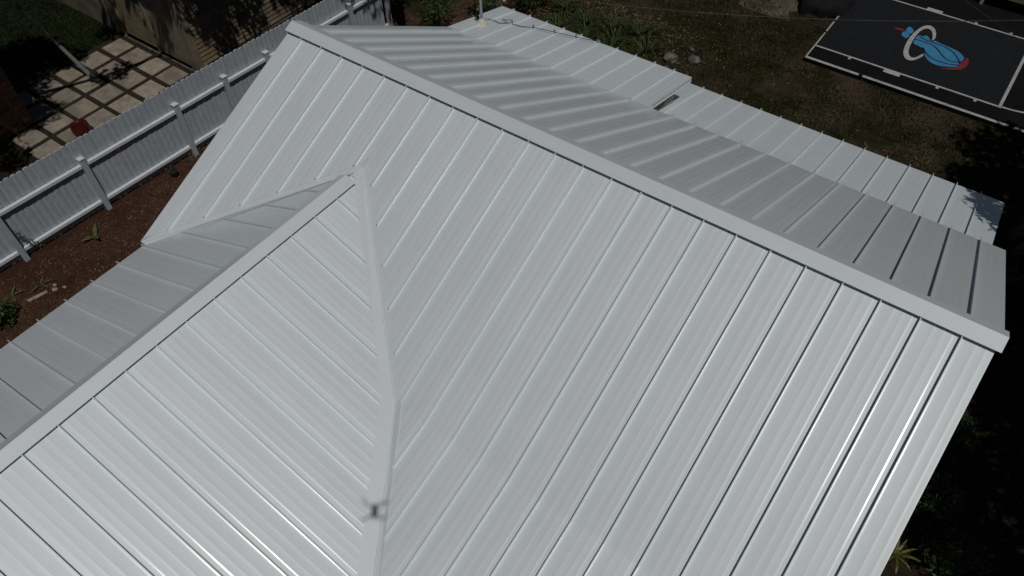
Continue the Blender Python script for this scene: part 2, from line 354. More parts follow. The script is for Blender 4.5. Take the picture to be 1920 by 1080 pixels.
# --- eave and rake trim
def trim(name, a, b, drop=0.11, out=(0, 0, 0), thick=0.02):
    """board hanging under an edge from a to b"""
    a, b = Vector(a), Vector(b); o = Vector(out); dn = Vector((0, 0, -drop)); t = o * thick
    V = [a, b, b + dn, a + dn, a + t, b + t, b + t + dn, a + t + dn]
    return hpart(name, V, [(3, 2, 1, 0), (4, 5, 6, 7), (0, 1, 5, 4), (1, 2, 6, 5), (2, 3, 7, 6), (3, 0, 4, 7)], M_trim, house)
dz = Vector((0, 0, -0.016))
trim('rake_trim', FRONT.at(XL, 0.02) + dz, FRONT.at(XL, YA + 3.37) + dz, 0.10, (1, 0, 0))
trim('rake_trim', FRONT.at(XR - .02, 0.02) + dz, FRONT.at(XR - .02, YA - YB) + dz, 0.10, (1, 0, 0))
trim('rake_trim', FRONT.at(XR - .02, YA - YB) + dz, FRONT.at(XR - .02, YA - EAVE_Y) + dz, 0.10, (1, 0, 0))
trim('rake_trim', REARM.at(XR + .01, 0.02) + dz, REARM.at(XR + .01, YRB - YA) + dz, 0.10, (1, 0, 0))
trim('rake_trim', REAR.at(XL, 0.02) + dz, REAR.at(XL, YRB - YA) + dz, 0.10, (1, 0, 0))
trim('rake_trim', REAR.at(XL, YRB - YA) + dz, REAR.at(XL, YRE - YA) + dz, 0.10, (1, 0, 0))
trim('rake_trim', REXT.at(XEX - .02, YRB - YA) + dz, REXT.at(XEX - .02, YRE - YA) + dz, 0.03, (1, 0, 0))
trim('drip_edge', REXT.at(XEX - .034, YRB - YA + .02) + dz + Vector((0, 0, -.045)), REXT.at(XEX - .034, YRE - YA - .02) + dz + Vector((0, 0, -.045)), 0.07, (1, 0, 0))
trim('eave_trim', REAR.at(XL, YRE - YA - .02) + dz, REAR.at(XEX, YRE - YA - .02) + dz, 0.09, (0, 1, 0))
trim('eave_trim', REARM.at(XEX, YRB - YA - .025) + dz, REARM.at(XR, YRB - YA - .025) + dz, 0.10, (0, 1, 0))
trim('eave_trim', PORCH.at(XP0, YPE - YA - .02) + dz, PORCH.at(XP1, YPE - YA - .02) + dz, 0.09, (0, 1, 0))
trim('rake_trim', PORCH.at(XP1 - .02, 2.9) + dz, PORCH.at(XP1 - .02, YPE - YA) + dz, 0.08, (1, 0, 0))
trim('rake_trim', PORCH.at(XP0, 2.9) + dz, PORCH.at(XP0, YPE - YA) + dz, 0.08, (1, 0, 0))
trim('eave_trim', GABL.at(U_LE, XG + .18) + dz, GABL.at(UEND, XG + .18) + dz, 0.10, (-1, 0, 0))
trim('eave_trim', FRONT.at(XL, YA + 3.35) + dz, FRONT.at(-.2, YA + 3.35) + dz, 0.10, (0, -1, 0))
trim('eave_trim', FRONT.at(XEND, YA - EAVE_Y - .02) + dz, FRONT.at(XR, YA - EAVE_Y - .02) + dz, 0.10, (0, -1, 0))

# --- ridge caps on raised closures
def cap(name, pts_fn, u0, u1, parent=house):
    """pts_fn(u) -> cross section points; swept from u0 to u1"""
    n = 40 if name == 'ridge_cap' else 1
    A, B = pts_fn(u0), pts_fn(u1); k = len(A); V = []; Fc = []; UV = []
    # each facet a separate strip so edges stay crisp
    for i in range(k - 1):
        q = len(V); V += [A[i], A[i + 1], B[i + 1], B[i]]; Fc.append((q, q + 1, q + 2, q + 3)); UV += [(i * .1, u0), (i * .1 + .1, u0), (i * .1 + .1, u1), (i * .1, u1)]
    q = len(V); V += A; Fc.append(tuple(range(q, q + k))); UV += [(0, 0)] * k
    q = len(V); V += B; Fc.append(tuple(range(q + k - 1, q - 1, -1))); UV += [(0, 0)] * k
    return hpart(name, V, Fc, M_trim, parent, False, UV)
def main_cap(u):
    hh = 0.060; c = []
    c += [FRONT.at(u, 0.135, hh - 0.010), FRONT.at(u, 0.135, hh)]
    c += [Vector((u, YA, ZA + hh + 0.008))]
    c += [REARM.at(u, 0.135, hh), REARM.at(u, 0.135, hh - 0.010)]
    return c
mc = cap('ridge_cap', main_cap, XL - 0.02, XR + 0.045); mc['label'] = 'long flat cap along the main ridge'
def closure(S, u0, u1, w, h=0.056):
    V = [S.at(u0, w, -0.005), S.at(u1, w, -0.005), S.at(u1, w, h), S.at(u0, w, h)]
    return hpart('ridge_closure', V, [(0, 1, 2, 3)], M_trim, house)
closure(FRONT, XL, XR, 0.075); closure(REARM, XL, XR, 0.075)
def gable_cap(u):
    hh = 0.060
    return [GABR.at(u, 0.125, hh - 0.010), GABR.at(u, 0.125, hh), Vector((XG, -u, ZG + hh + 0.008)), GABL.at(u, 0.125, hh + .012), GABL.at(u, 0.125, hh + 0.002)]
gc = cap('wing_ridge_cap', gable_cap, U0 + 0.30, UEND + 0.02); gc['label'] = 'flat cap along the ridge of the front wing'
closure(GABR, U0 + 0.30, UEND, 0.068); closure(GABL, U0 + 0.30, UEND, 0.068)

# --- valley flashing: flat plates on both sides of the fold plus a raised centre fold
HV = -0.004
def valley_plate(name, S, cols, inner, outer):
    V, Fc, UV = seg_mesh(S, [[(u, HV) for u in cols]], inner, outer); return hpart(name, V, Fc, M_valley, house, False, UV)
valley_plate('valley_flashing', FRONT, [XG + 0.001, XBEND, XEND - .01], lambda u: YA - front_valley_y(u) - D_R - 0.03, lambda u: YA - front_valley_y(u))
valley_plate('valley_flashing', GABR, [U0 + 0.01, -YB, -EAVE_Y - .02], lambda u: max(gr_w1(u) - D_GR - 0.03, 0.0), lambda u: gr_w1(u))
valley_plate('valley_flashing', FRONT, [-0.2, XG - 0.001], lambda u: YA - front_valley_y(u) - D_L - 0.03, lambda u: YA - front_valley_y(u))
valley_plate('valley_flashing', GABL, [U0 + 0.05, U_LE], lambda u: max(gl_w1(u) - D_GL - 0.03, 0.0), lambda u: gl_w1(u))
def fold(name, pts, r=0.006):
    mb = MB()
    for a, b in zip(pts, pts[1:]):
        a, b = Vector(a), Vector(b); d = (b - a).normalized(); sd = d.cross(Vector((0, 0, 1))).normalized(); up = sd.cross(d)
        mb.add([a - sd * r * 1.3 - up * .006, a + up * r * 1.3, a + sd * r * 1.3 - up * .006, b - sd * r * 1.3 - up * .006, b + up * r * 1.3, b + sd * r * 1.3 - up * .006], [(0, 1, 4, 3), (1, 2, 5, 4)])
    return hpart(name, mb.v, mb.f, M_valley, house)
vp = lambda x: Vector((x, front_valley_y(x), ZG - S2 * (x - XG)))
fold('valley_fold', [vp(XG + 0.02), vp(XBEND), vp(XEND)])
fold('valley_fold', [Vector((XG - .02, Y0G - .01, ZGL)), Vector((-.2, (ZGL - S3 * (XG + .2)) / S1, ZGL - S3 * (XG + .2)))], 0.008)

# --- walls below
def hbox(name, lo, hi, mat): 
    mb = MB().box(lo, hi); return hpart(name, mb.v, mb.f, mat, house)
hbox('wall', (0.1, -5.1, G), (9.3, 3.25, -2.28), M_stucco)
hbox('wall', (0.12, -8.6, G), (5.6, -5.12, -2.30), M_stucco)
hbox('wall', (0.15, 3.27, G), (3.85, 5.0, -2.35), M_stucco)
hbox('wall', (3.87, 2.7, -2.27), (9.28, 3.24, -1.78), M_stucco)
for px in (3.55, 5.5, 7.5, 9.4): hbox('porch_post', (px - .05, 6.0, G), (px + .05, 6.1, ZPE + .02), M_trim)

# ------------------------------------------------------------------ fence (runs along the left lot line)
FA = math.atan2(0.42, 7.2); fx = lambda y: -5.455 + 0.0565 * (y + 0.0)
fence = empty('picket_fence', (fx(0), 0, G)); tag(fence, 'white vertical board fence with scalloped top, capped posts and two rails', 'fence')
def fpt(y, off, z): return Vector((fx(y) + off - fx(0), y, z))
pk = MB()                                    # one picket: round shouldered board with a shallow crowned face
hw, th, H = 0.0615, 0.012, 1.74
outl = [(-hw, 0.04), (hw, 0.04), (hw, H - 0.035), (hw * .72, H - 0.010), (0, H), (-hw * .72, H - 0.010), (-hw, H - 0.035)]
nn = len(outl)
pk.add([(th, a, z) for a, z in outl] + [(-th, a, z) for a, z in outl] + [(th + .010, 0, 0.04), (th + .010, 0, H - .004)],
       [(0, nn * 2, nn * 2 + 1, 4, 5, 6), (nn * 2, 1, 2, 3, 4, nn * 2 + 1), tuple(range(2 * nn - 1, nn - 1, -1))] + [(i, nn + i, nn + (i + 1) % nn, (i + 1) % nn) for i in range(nn)])
pk_me = None
y = -9.0
while y < 6.55:
    if pk_me is None:
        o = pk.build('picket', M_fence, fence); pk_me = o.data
    else:
        o = link(bpy.data.objects.new('picket', pk_me), fence)
    o.location = (fx(y) - fx(0), y, random.uniform(-.008, .008)); o.rotation_euler = (random.uniform(-.004, .004), random.uniform(-.006, .006), -0.0565)
    y += 0.1265
posts_y = [-7.6, -5.65, -3.72, -1.87, 0.34, 1.61, 2.79, 4.08, 5.38, 6.6]
for i, yy in enumerate(posts_y):
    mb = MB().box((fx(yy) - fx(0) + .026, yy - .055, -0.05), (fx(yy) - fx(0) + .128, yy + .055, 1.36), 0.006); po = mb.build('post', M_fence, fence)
    cx = fx(yy) - fx(0) + .077
    mb = MB().box((cx - .062, yy - .066, 1.362), (cx + .062, yy + .066, 1.385), 0.004)
    mb.add([(cx - .055, yy - .058, 1.386), (cx + .055, yy - .058, 1.386), (cx + .055, yy + .058, 1.386), (cx - .055, yy + .058, 1.386), (cx, yy, 1.42)], [(0, 1, 4), (1, 2, 4), (2, 3, 4), (3, 0, 4)])
    mb.build('post_cap', M_fence_sunlit, po)
for a, b in zip(posts_y, posts_y[1:]):
    for zc in (1.20, 0.24):
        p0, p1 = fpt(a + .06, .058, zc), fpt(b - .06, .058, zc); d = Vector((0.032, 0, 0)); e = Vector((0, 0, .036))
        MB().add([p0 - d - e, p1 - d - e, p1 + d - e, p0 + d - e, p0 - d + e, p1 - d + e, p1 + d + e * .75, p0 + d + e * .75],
                 [(3, 2, 1, 0), (4, 5, 6, 7), (0, 1, 5, 4), (1, 2, 6, 5), (2, 3, 7, 6), (3, 0, 4, 7)]).build('rail', M_fence_sunlit, fence)
# ------------------------------------------------------------------ neighbour's patio
patio = sheet('patio', -11.0, -1.9, -6.4, 2.36, G + 0.001, M_gravel, wob=0.05, seg=0.3); tag(patio, kind='structure')
pv_me = None
for i in range(6):
    for k in range(6):
        x0 = -10.74 + i * .735; y1 = 2.25 - k * .70
        if x0 < -9.5 and y1 < -0.9: continue
        if pv_me is None:
            o = MB().box((-.298, -.285, -.03), (.298, .285, .022), 0.008).build('paver', M_paver, patio); pv_me = o.data
        else: o = link(bpy.data.objects.new('paver', pv_me), patio)
        o.location = (x0 + .30 + random.uniform(-.012, .012), y1 - .285 + random.uniform(-.012, .012), G + random.uniform(0, .008)); o.rotation_euler = (random.uniform(-.008, .008), random.uniform(-.008, .008), random.uniform(-.02, .02))
# ------------------------------------------------------------------ garden shed with tan siding
shed = empty('garden_shed', (-10.7, 4.6, G)); tag(shed, 'tan neighbour shed clad in horizontal boards beside the paver patio', 'shed')
def sbox(name, lo, hi, mat, parent=shed, bev=0.0):
    mb = MB().box(lo, hi, bev); return mesh_obj(name, [v - shed.location for v in mb.v], mb.f, mat, parent)
HS = 2.75
core = sbox('wall', (-13.55, 2.52, G), (-7.90, 7.2, G + HS), M_panel)
sbox('wall_panel', (-13.6, 2.44, G + .02), (-10.74, 2.518, G + HS), M_panel)
sbox('wall_panel', (-9.26, 2.45, G + .10), (-7.94, 2.518, G + HS), M_panel)
door = sbox('door', (-10.66, 2.47, G + .12), (-9.30, 2.517, G + 2.1), M_tan)
zz = G + .14
while zz < G + 2.1:                           # louvred slats of the door
    V = [(-10.66, 2.468, zz), (-9.30, 2.468, zz), (-9.30, 2.447, zz + .004), (-10.66, 2.447, zz + .004), (-10.66, 2.466, zz + .062), (-9.30, 2.466, zz + .062)]
    mesh_obj('slat', [Vector(v) - shed.location for v in V], [(0, 1, 2, 3), (3, 2, 5, 4), (0, 3, 4), (1, 5, 2)], M_tan, door); zz += .072
for xx in (-10.74, -9.30): sbox('door_trim', (xx, 2.41, G + .04), (xx + .06, 2.469, G + 2.2), M_panel)
sbox('door_handle', (-9.40, 2.36, G + 1.0), (-9.36, 2.409, G + 1.14), M_steel)
sbox('corner_trim', (-7.95, 2.40, G + .04), (-7.72, 2.447, G + HS), M_panel); sbox('corner_trim', (-7.787, 2.449, G + .04), (-7.745, 2.62, G + HS), M_panel)
side = sbox('side_wall', (-7.895, 2.53, G), (-7.80, 7.15, G + HS), M_panel)
zz = G + .10
while zz < G + HS - .1:
    V = [(-7.798, 2.63, zz), (-7.798, 7.1, zz), (-7.776, 7.1, zz), (-7.776, 2.63, zz), (-7.797, 2.63, zz + .118), (-7.797, 7.1, zz + .118)]
    mesh_obj('siding_board', [Vector(v) - shed.location for v in V], [(0, 1, 2, 3), (3, 2, 5, 4), (0, 3, 4), (1, 5, 2)], M_tan, side); zz += .122
sbox('base_curb', (-10.72, 2.37, G), (-7.7, 2.405, G + .05), M_rock)
rf = MB().add([(-13.9, 2.1, G + HS), (-7.5, 2.1, G + HS), (-7.5, 7.5, G + HS), (-13.9, 7.5, G + HS), (-13.9, 4.8, G + 3.9), (-7.5, 4.8, G + 3.9)], [(0, 1, 5, 4), (2, 3, 4, 5), (0, 4, 3), (1, 2, 5), (3, 2, 1, 0)])
mesh_obj('roof', [v - shed.location for v in rf.v], rf.f, M_panel, shed)
# ------------------------------------------------------------------ neighbour's brick house corner
bh = empty('brick_house', (-11.5, -4.0, G)); tag(bh, 'corner of a reddish brick house beside the patio', 'house')
def bbox_(name, lo, hi, mat, parent=bh): mb = MB().box(lo, hi); return mesh_obj(name, [v - bh.location for v in mb.v], mb.f, mat, parent)
wl_ = bbox_('wall', (-16, -9, G), (-9.415, -1.115, G + 2.7), M_mortar)
br_me = None
for c in range(34):
    for k in range(11):
        yc = -1.21 - k * .208 - (0.104 if c % 2 else 0)
        if br_me is None:
            o = MB().box((-.045, -.098, -.0295), (.012, .098, .0295), 0.003).build('brick', M_brick, wl_); br_me = o.data
        else: o = link(bpy.data.objects.new('brick', br_me), wl_)
        o.location = Vector((-9.415 + random.uniform(0, .004), yc, G + .05 + c * .0695)) - bh.location
rf = MB().add([(-16.3, -9.2, G + 2.7), (-9.3, -9.2, G + 2.7), (-9.3, -1.0, G + 2.7), (-16.3, -1.0, G + 2.7), (-12.8, -9.2, G + 4.2), (-12.8, -1.0, G + 4.2)], [(0, 4, 5, 3), (1, 2, 5, 4), (0, 1, 4), (3, 5, 2), (3, 2, 1, 0)])
mesh_obj('roof', [v - bh.location for v in rf.v], rf.f, M_bark, bh)
# ------------------------------------------------------------------ leaning aluminium pole
pole = empty('aluminium_pole', (-9.88, .77, G)); tag(pole, 'long pale metal pole leaning across the paver patio', 'pole')
A, B = Vector((0, 0, .03)), Vector((-1.35, -.75, 3.05)); dv = (B - A)
MB().tube([A, A + dv * .28], [.06, .045], 10).build('foot_tube', M_steel, pole); MB().tube([A + dv * .26, A + dv * .62], .034, 10).build('tube', M_steel, pole)
MB().tube([A + dv * .6, B], .028, 10).build('inner_tube', M_steel, pole); MB().tube([A + dv * .59, A + dv * .63], .034, 10).build('collar', M_black, pole)
# ------------------------------------------------------------------ red bucket chair on the patio
ch = empty('red_chair', (-7.48, -.90, G), 2.85); ch.scale = (.85, .85, 1.0); tag(ch, 'glossy red bucket chair standing on the pavers behind the fence', 'chair')
V = []; Fc = []; nu, nv = 14, 9
for j in range(nv):
    t = j / (nv - 1)
    for i in range(nu):
        a = -math.pi * .62 + i / (nu - 1) * math.pi * 1.24; r = .22 * (0.62 + .38 * math.sin(.25 + t * math.pi * .55)); hgt = .36 + t * (.20 + .34 * math.cos(a * .78))
        V.append((-r * math.cos(a), r * math.sin(a), hgt))
for j in range(nv - 1):
    for i in range(nu - 1): a = j * nu + i; Fc.append((a, a + 1, a + nu + 1, a + nu))
k = len(V); V.append((0, 0, .35)); Fc += [(k, i + 1, i) for i in range(nu - 1)]
sh_ = mesh_obj('seat_shell', V, Fc, M_redp, ch, True); so_ = sh_.modifiers.new('s', 'SOLIDIFY'); so_.thickness = .012
MB().tube([V[(nv - 1) * nu + i] for i in range(nu)], .013, 6).build('rim', M_black, ch)
for sx in (-1, 1):
    for sy in (-1, 1): MB().tube([(sx * .1, sy * .1, .36), (sx * .2, sy * .2, 0.024)], .012, 6).build('leg', M_black, ch)
# ------------------------------------------------------------------ basketball half court
ZC = G + 0.10
court = MB().box((4.46, 11.545, G - .05), (14.5, 18.6, ZC)).build('basketball_court', M_court); tag(court, 'raised black half court slab with white lines and a painted ball emblem', 'court')
def flat(name, pts, z, mat, parent=court): 
    return mesh_obj(name, [(x, y_, z) for x, y_ in pts], [tuple(range(len(pts)))], mat, parent)
def rect(name, x0, y0, x1, y1, z, mat): return flat(name, [(x0, y0), (x1, y0), (x1, y1), (x0, y1)], z, mat)
rect('key_area', 4.50, 12.23, 8.93, 15.47, ZC + .004, M_key)
Zl = ZC + .008
for (x0, x1) in ((4.47, 5.83), (5.93, 9.3), (9.42, 10.6), (10.7, 14.5)): rect('border_line', x0, 11.546, x1, 11.635, Zl, M_line)
for (y0, y1) in ((11.64, 12.9), (12.98, 13.55), (13.62, 18.5)): rect('baseline', 4.462, y0, 4.50, y1, Zl, M_line)  # gaps cut in the line stand in for shadows lying across it
rect('lane_line', 4.505, 12.175, 8.995, 12.235, Zl, M_line); rect('lane_line', 4.505, 15.465, 8.90, 15.52, Zl, M_line); rect('free_throw_line', 8.925, 12.24, 8.995, 15.46, Zl, M_line)
for x in (5.37, 7.52, 8.39): rect('lane_mark', x, 12.09, x + .07, 12.173, Zl, M_line); rect('lane_mark', x, 15.522, x + .07, 15.60, Zl, M_line)
rect('lane_block', 6.27, 12.05, 6.67, 12.173, Zl, M_line); rect('lane_block', 6.29, 15.522, 6.69, 15.64, Zl, M_line)
arc = []; 
for i in range(25):
    a = -math.pi / 2 + math.pi * i / 24; arc.append((9.0 + 1.65 * math.cos(a), 13.85 + 1.65 * math.sin(a)))
inn = [(9.0 + (x - 9.0) * .965, 13.85 + (y_ - 13.85) * .965) for x, y_ in arc]
mesh_obj('free_throw_circle', [(x, y_, Zl) for x, y_ in arc + inn], [(i, i + 1, 26 + i, 25 + i) for i in range(24)], M_line, court)
E_ring = [(6.9, 14.21), (6.86, 14.42), (6.77, 14.65), (6.64, 14.76), (6.53, 14.72), (6.44, 14.57), (6.37, 14.25), (6.34, 13.86), (6.36, 13.48), (6.41, 13.16), (6.5, 12.95), (6.6, 12.87), (6.72, 12.91), (6.81, 13.06), (6.89, 13.29), (6.84, 13.38), (6.78, 13.17), (6.71, 13.05), (6.63, 13.04), (6.56, 13.13), (6.51, 13.27), (6.47, 13.52), (6.45, 13.82), (6.45, 14.1), (6.48, 14.37), (6.54, 14.53), (6.62, 14.59), (6.71, 14.53), (6.79, 14.37), (6.83, 14.2), (6.85, 14.06)]
E_body = [(6.48, 14.08), (6.51, 14.16), (6.61, 14.13), (6.65, 14.24), (6.73, 14.21), (6.82, 14.07), (6.86, 14.02), (6.92, 14.14), (7.03, 14.08), (7.24, 14.04), (7.42, 14.01), (7.58, 13.95), (7.72, 13.8), (7.75, 13.71), (7.73, 13.58), (7.68, 13.51), (7.71, 13.34), (7.66, 13.21), (7.49, 13.14), (7.32, 13.06), (7.16, 13.07), (7.01, 13.16), (6.9, 13.31), (6.83, 13.53), (6.73, 13.63), (6.61, 13.65), (6.5, 13.68), (6.47, 13.89)]
E_b1 = [(6.15, 13.93), (6.14, 14.05), (6.17, 14.11), (6.29, 14.03), (6.29, 13.85), (6.2, 13.87)]
E_b2 = [(6.17, 14.17), (6.18, 14.34), (6.21, 14.38), (6.27, 14.32), (6.32, 14.25), (6.3, 14.08)]
E_red = [(7.78, 13.84), (7.86, 13.74), (7.89, 13.58), (7.88, 13.36), (7.8, 13.2), (7.68, 13.1), (7.38, 12.98), (7.36, 13.0), (7.58, 13.13), (7.69, 13.23), (7.71, 13.41), (7.74, 13.55), (7.77, 13.68)]
E_wisp = [(5.84, 14.17), (5.91, 14.16), (6.11, 14.21), (6.12, 14.12), (6.03, 14.09), (5.94, 14.09)]
E_l = [[(6.46, 13.9), (6.75, 13.91), (6.98, 13.87), (7.14, 13.7), (7.3, 13.51), (7.47, 13.4), (7.67, 13.48)], [(6.54, 14.08), (6.72, 14.01), (6.98, 14.0), (7.25, 13.98), (7.48, 13.82), (7.63, 13.63), (7.71, 13.45)], [(6.76, 13.64), (6.9, 13.42), (7.08, 13.28), (7.34, 13.24), (7.54, 13.28), (7.71, 13.36)]]
def smooth_poly(p, it=2):
    for _ in range(it):
        q = []
        for i in range(len(p)):
            a, b = Vector(p[i]), Vector(p[(i + 1) % len(p)]); q += [tuple(a * .75 + b * .25), tuple(a * .25 + b * .75)]
        p = q
    return p
def ribbon(name, pts, w, z, mat):
    for _ in range(2):
        q = [pts[0]]
        for a, b in zip(pts, pts[1:]): a, b = Vector(a), Vector(b); q += [tuple(a * .75 + b * .25), tuple(a * .25 + b * .75)]
        pts = q + [pts[-1]]
    L = []; Rr = []
    for i, p in enumerate(pts):
        d = (Vector(pts[min(i + 1, len(pts) - 1)]) - Vector(pts[max(i - 1, 0)])).normalized(); n_ = Vector((-d.y, d.x)) * w; L.append(Vector(p) + n_); Rr.append(Vector(p) - n_)
    return mesh_obj(name, [(q.x, q.y, z) for q in L + Rr], [(i, i + 1, len(pts) + i + 1, len(pts) + i) for i in range(len(pts) - 1)], mat, court)
def grow(p, s):
    c = Vector((sum(q[0] for q in p) / len(p), sum(q[1] for q in p) / len(p))); return [tuple(Vector(q) + (Vector(q) - c).normalized() * s) for q in p]
flat('emblem_outline', smooth_poly(grow(E_body, .03)), ZC + .006, M_navy); flat('emblem_flame_tip', smooth_poly(E_red), ZC + .0075, M_red); flat('emblem_wisp', smooth_poly(E_wisp, 1), ZC + .0085, M_red)
flat('emblem_flame', smooth_poly(E_body), ZC + .0095, M_blue)
for q in (E_b1, E_b2): flat('emblem_flame', smooth_poly(grow(q, .035)), ZC + .0095, M_blue)
for q in E_l: ribbon('emblem_line', q, .019, ZC + .011, M_navy)
flat('emblem_ring', smooth_poly(E_ring, 1), ZC + .013, M_line)
# ------------------------------------------------------------------ things beyond the court and the lawn
bn = empty('low_platform', (8.9, 17.3, G)); tag(bn, 'low dark platform with a tan front beam on white legs behind the court', 'platform')
MB().box((-1.55, -.72, .40), (2.6, -.62, .54), .01).build('front_beam', M_tan, bn); MB().box((-1.55, -.615, .44), (2.6, 1.1, .50)).build('deck', M_tarp, bn)
for x in (-1.5, .5, 2.5): MB().box((x - .04, -.70, .10), (x + .04, -.62, .398)).build('leg', M_line, bn)
def tarp_dome(name, loc, rx, ry, h, label, cat, n=28, m=9):
    V = []; Fc = []
    for j in range(m + 1):
        t = j / m
        for i in range(n):
            a = 2 * math.pi * i / n; fold_ = 1 + .09 * math.sin(a * 9 + 1) * (1 - t) + .10 * math.sin(a * 4 + loc[0]) + random.uniform(-.03, .03); rr = math.cos(t * math.pi / 2) ** .55 * fold_
            V.append((rx * rr * math.cos(a), ry * rr * math.sin(a), h * math.sin(t * math.pi / 2) ** .9))
    for j in range(m):
        for i in range(n): Fc.append((j * n + i, j * n + (i + 1) % n, (j + 1) * n + (i + 1) % n, (j + 1) * n + i))
    o = mesh_obj(name, V, Fc, M_tarp, None, True); o.location = loc; return tag(o, label, cat)
tarp_dome('covered_grill', (10.75, 7.35, G), .95, 1.35, 1.55, 'black domed cover beside the rear right corner of the roofs', 'cover')
tarp_dome('covered_heap', (3.92, 14.6, G), .72, 1.0, .48, 'black tarp covered heap between the sand patch and the court', 'cover')
hs_ = MB().tube([(4.15, 14.75, G + .05), (4.3, 14.5, G + .06), (4.12, 14.4, G + .06), (4.25, 14.25, G + .05)], .03, 6).build('white_hose', M_line); tag(hs_, 'short curled white pipe lying by the court corner', 'pipe')

# ------------------------------------------------------------------ antenna mast and its cable on the rear extension
mast = empty('antenna_mast', REAR.at(-.01, 4.22 - YA, 0)); tag(mast, 'grey steel mast rising from a sealed boot on the rear roof', 'mast')
MB().tube([(0, 0, .02), (0, 0, 2.6)], .030, 12).build('pipe', M_steel, mast)
V = MB().tube([(0, 0, -.02), (0, 0, .025), (0, 0, .05), (0, 0, .10)], [.13, .12, .055, .036], 14); bt = V.build('boot', M_sealant, mast, True)
MB().add([(-.13, -.02, .16), (-.05, -.02, .02), (-.03, .02, .02), (-.11, .03, .17), (-.15, .02, .15)], [(0, 1, 2, 3, 4)]).build('bracket', M_black, mast)
cp = [(-0.02, 4.36), (.10, 4.50), (.22, 4.46), (.34, 4.62), (.60, 4.68), (.84, 4.76), (1.24, 4.90), (1.66, 5.04), (2.04, 5.20), (2.12, 5.285)]
cb = MB(); pts = [Vector(REAR.at(x, y_ - YA, .012 if (abs(x / P - round(x / P)) > .1) else .048)) for x, y_ in cp]; cb.tube(pts, .006, 6)
cab = cb.build('roof_cable', M_black); tag(cab, 'thin dark cable clipped across the seams from the mast to the eave', 'cable')
for i in range(1, 6):
    x = i * P; t = (x - .34) / (2.04 - .34); y_ = 4.62 + t * .58
    c = Vector(REAR.at(x, y_ - YA, .04)); MB().box((c.x - .012, c.y - .012, c.z - .02), (c.x + .012, c.y + .012, c.z + .05)).build('clip', M_steel, cab)
loop = MB(); pts = [Vector(REAR.at(.27 + .10 * math.cos(a), 4.66 + .06 * math.sin(a) - YA, .03 + .02 * math.sin(a * 2))) for a in [i * .5 for i in range(15)]]; loop.tube(pts, .005, 6).build('cable_loop', M_black, cab)
# overhead wires
def wire(name, pts, r, label):
    o = MB().tube(pts, r, 6).build(name, M_wire); return tag(o, label, 'wire')
def span(a, b, sag, n=24): a, b = Vector(a), Vector(b); return [a.lerp(b, i / n) - Vector((0, 0, sag * 4 * (i / n) * (1 - i / n))) for i in range(n + 1)]
wire('overhead_wire', span((-6.84, 1.74, -.56), (16.17, 14.82, -.56), 1.62), .0055, 'thin overhead wire crossing above the lawn and the court')
wire('overhead_wire', span((5.5, 12.25, -2.15), (11.0, 8.4, -2.15), .05), .004, 'fine wire slanting across the far corner of the court')

# ------------------------------------------------------------------ vegetation
def clump_leaves(mb, c, r, n, size, flatten=0.8):
    for _ in range(n):
        d = Vector((random.gauss(0, 1), random.gauss(0, 1), random.gauss(0, 1) * flatten)); d = d / max(d.length, .01) * r * (random.random() ** .45)
        p = Vector(c) + d; a = Vector((random.gauss(0, 1), random.gauss(0, 1), random.gauss(0, .6))).normalized(); b = a.orthogonal().normalized(); b.rotate(Matrix.Rotation(random.uniform(0, 6.28), 3, a))
        s = size * random.uniform(.6, 1.3); mb.add([p - a * s, p + b * s * .42, p + a * s, p - b * s * .42], [(0, 1, 2, 3)])
def tree(name, base, trunk_pts, limbs, clumps, n_leaf, size, label, trunk_r=.18):
    t = empty(name, base); tag(t, label, 'tree'); base = Vector(base)
    mb = MB(); n = len(trunk_pts); mb.tube([Vector(p) - base for p in trunk_pts], [trunk_r * (1 - .6 * i / (n - 1)) for i in range(n)], 10)
    mb.build('trunk', M_bark, t, True)
    for lb in limbs:
        k = len(lb); MB().tube([Vector(p) - base for p in lb], [trunk_r * .45 * (1 - .75 * i / (k - 1)) for i in range(k)], 7).build('limb', M_bark, t, True)
    mb = MB(); tot = sum(c[3] ** 2 for c in clumps)
    for x, y_, z_, r in clumps: clump_leaves(mb, Vector((x, y_, z_)) - base, r, int(n_leaf * r * r / tot), size)
    mb.build('crown', M_leaf, t); return t
rt = []
for _ in range(34):
    rt.append((random.uniform(12.6, 16.5), random.uniform(2.6, 8.6), random.uniform(1.2, 3.8), random.uniform(.6, 1.1)))
for _ in range(16): rt.append((random.uniform(12.7, 15.5), random.uniform(-1.2, 2.8), random.uniform(1.4, 3.4), random.uniform(.6, 1.0)))
rt += [(11.15, 4.95, 1.2, .42), (11.25, 4.35, 1.2, .38), (10.85, 5.2, 1.0, .2), (11.3, 4.7, 1.5, .5), (11.5, 5.6, 1.4, .5), (12.2, 7.7, 2.2, .55), (11.7, 5.2, 1.0, .42), (11.95, 6.2, 1.5, .5), (12.1, 8.8, 2.4, .6), (12.6, 9.3, 2.4, .7)]
tree('shade_tree', (15.2, 5.4, G), [(15.2, 5.4, G), (15.1, 5.4, -3), (14.9, 5.5, -1), (14.7, 5.6, 1.5), (14.6, 5.6, 3.2)],
     [[(15, 5.45, -1.6), (13.8, 4.5, .2), (13, 3.6, 1.8)], [(14.9, 5.5, -.8), (13.6, 6.8, .6), (12.6, 8, 2)], [(14.8, 5.5, 0), (15.6, 7, 1.6), (16, 8, 2.8)], [(14.9, 5.5, -.8), (12.9, 5.6, .4), (11.9, 5.4, 1.0)]],
     rt, 26000, .12, 'broad leafy tree right of the roofs shading the side yard', .24)
lt = []
for _ in range(26): lt.append((random.uniform(-11.0, -7.5), random.uniform(-4.6, -1.3), random.uniform(.8, 3.2), random.uniform(.5, .95)))
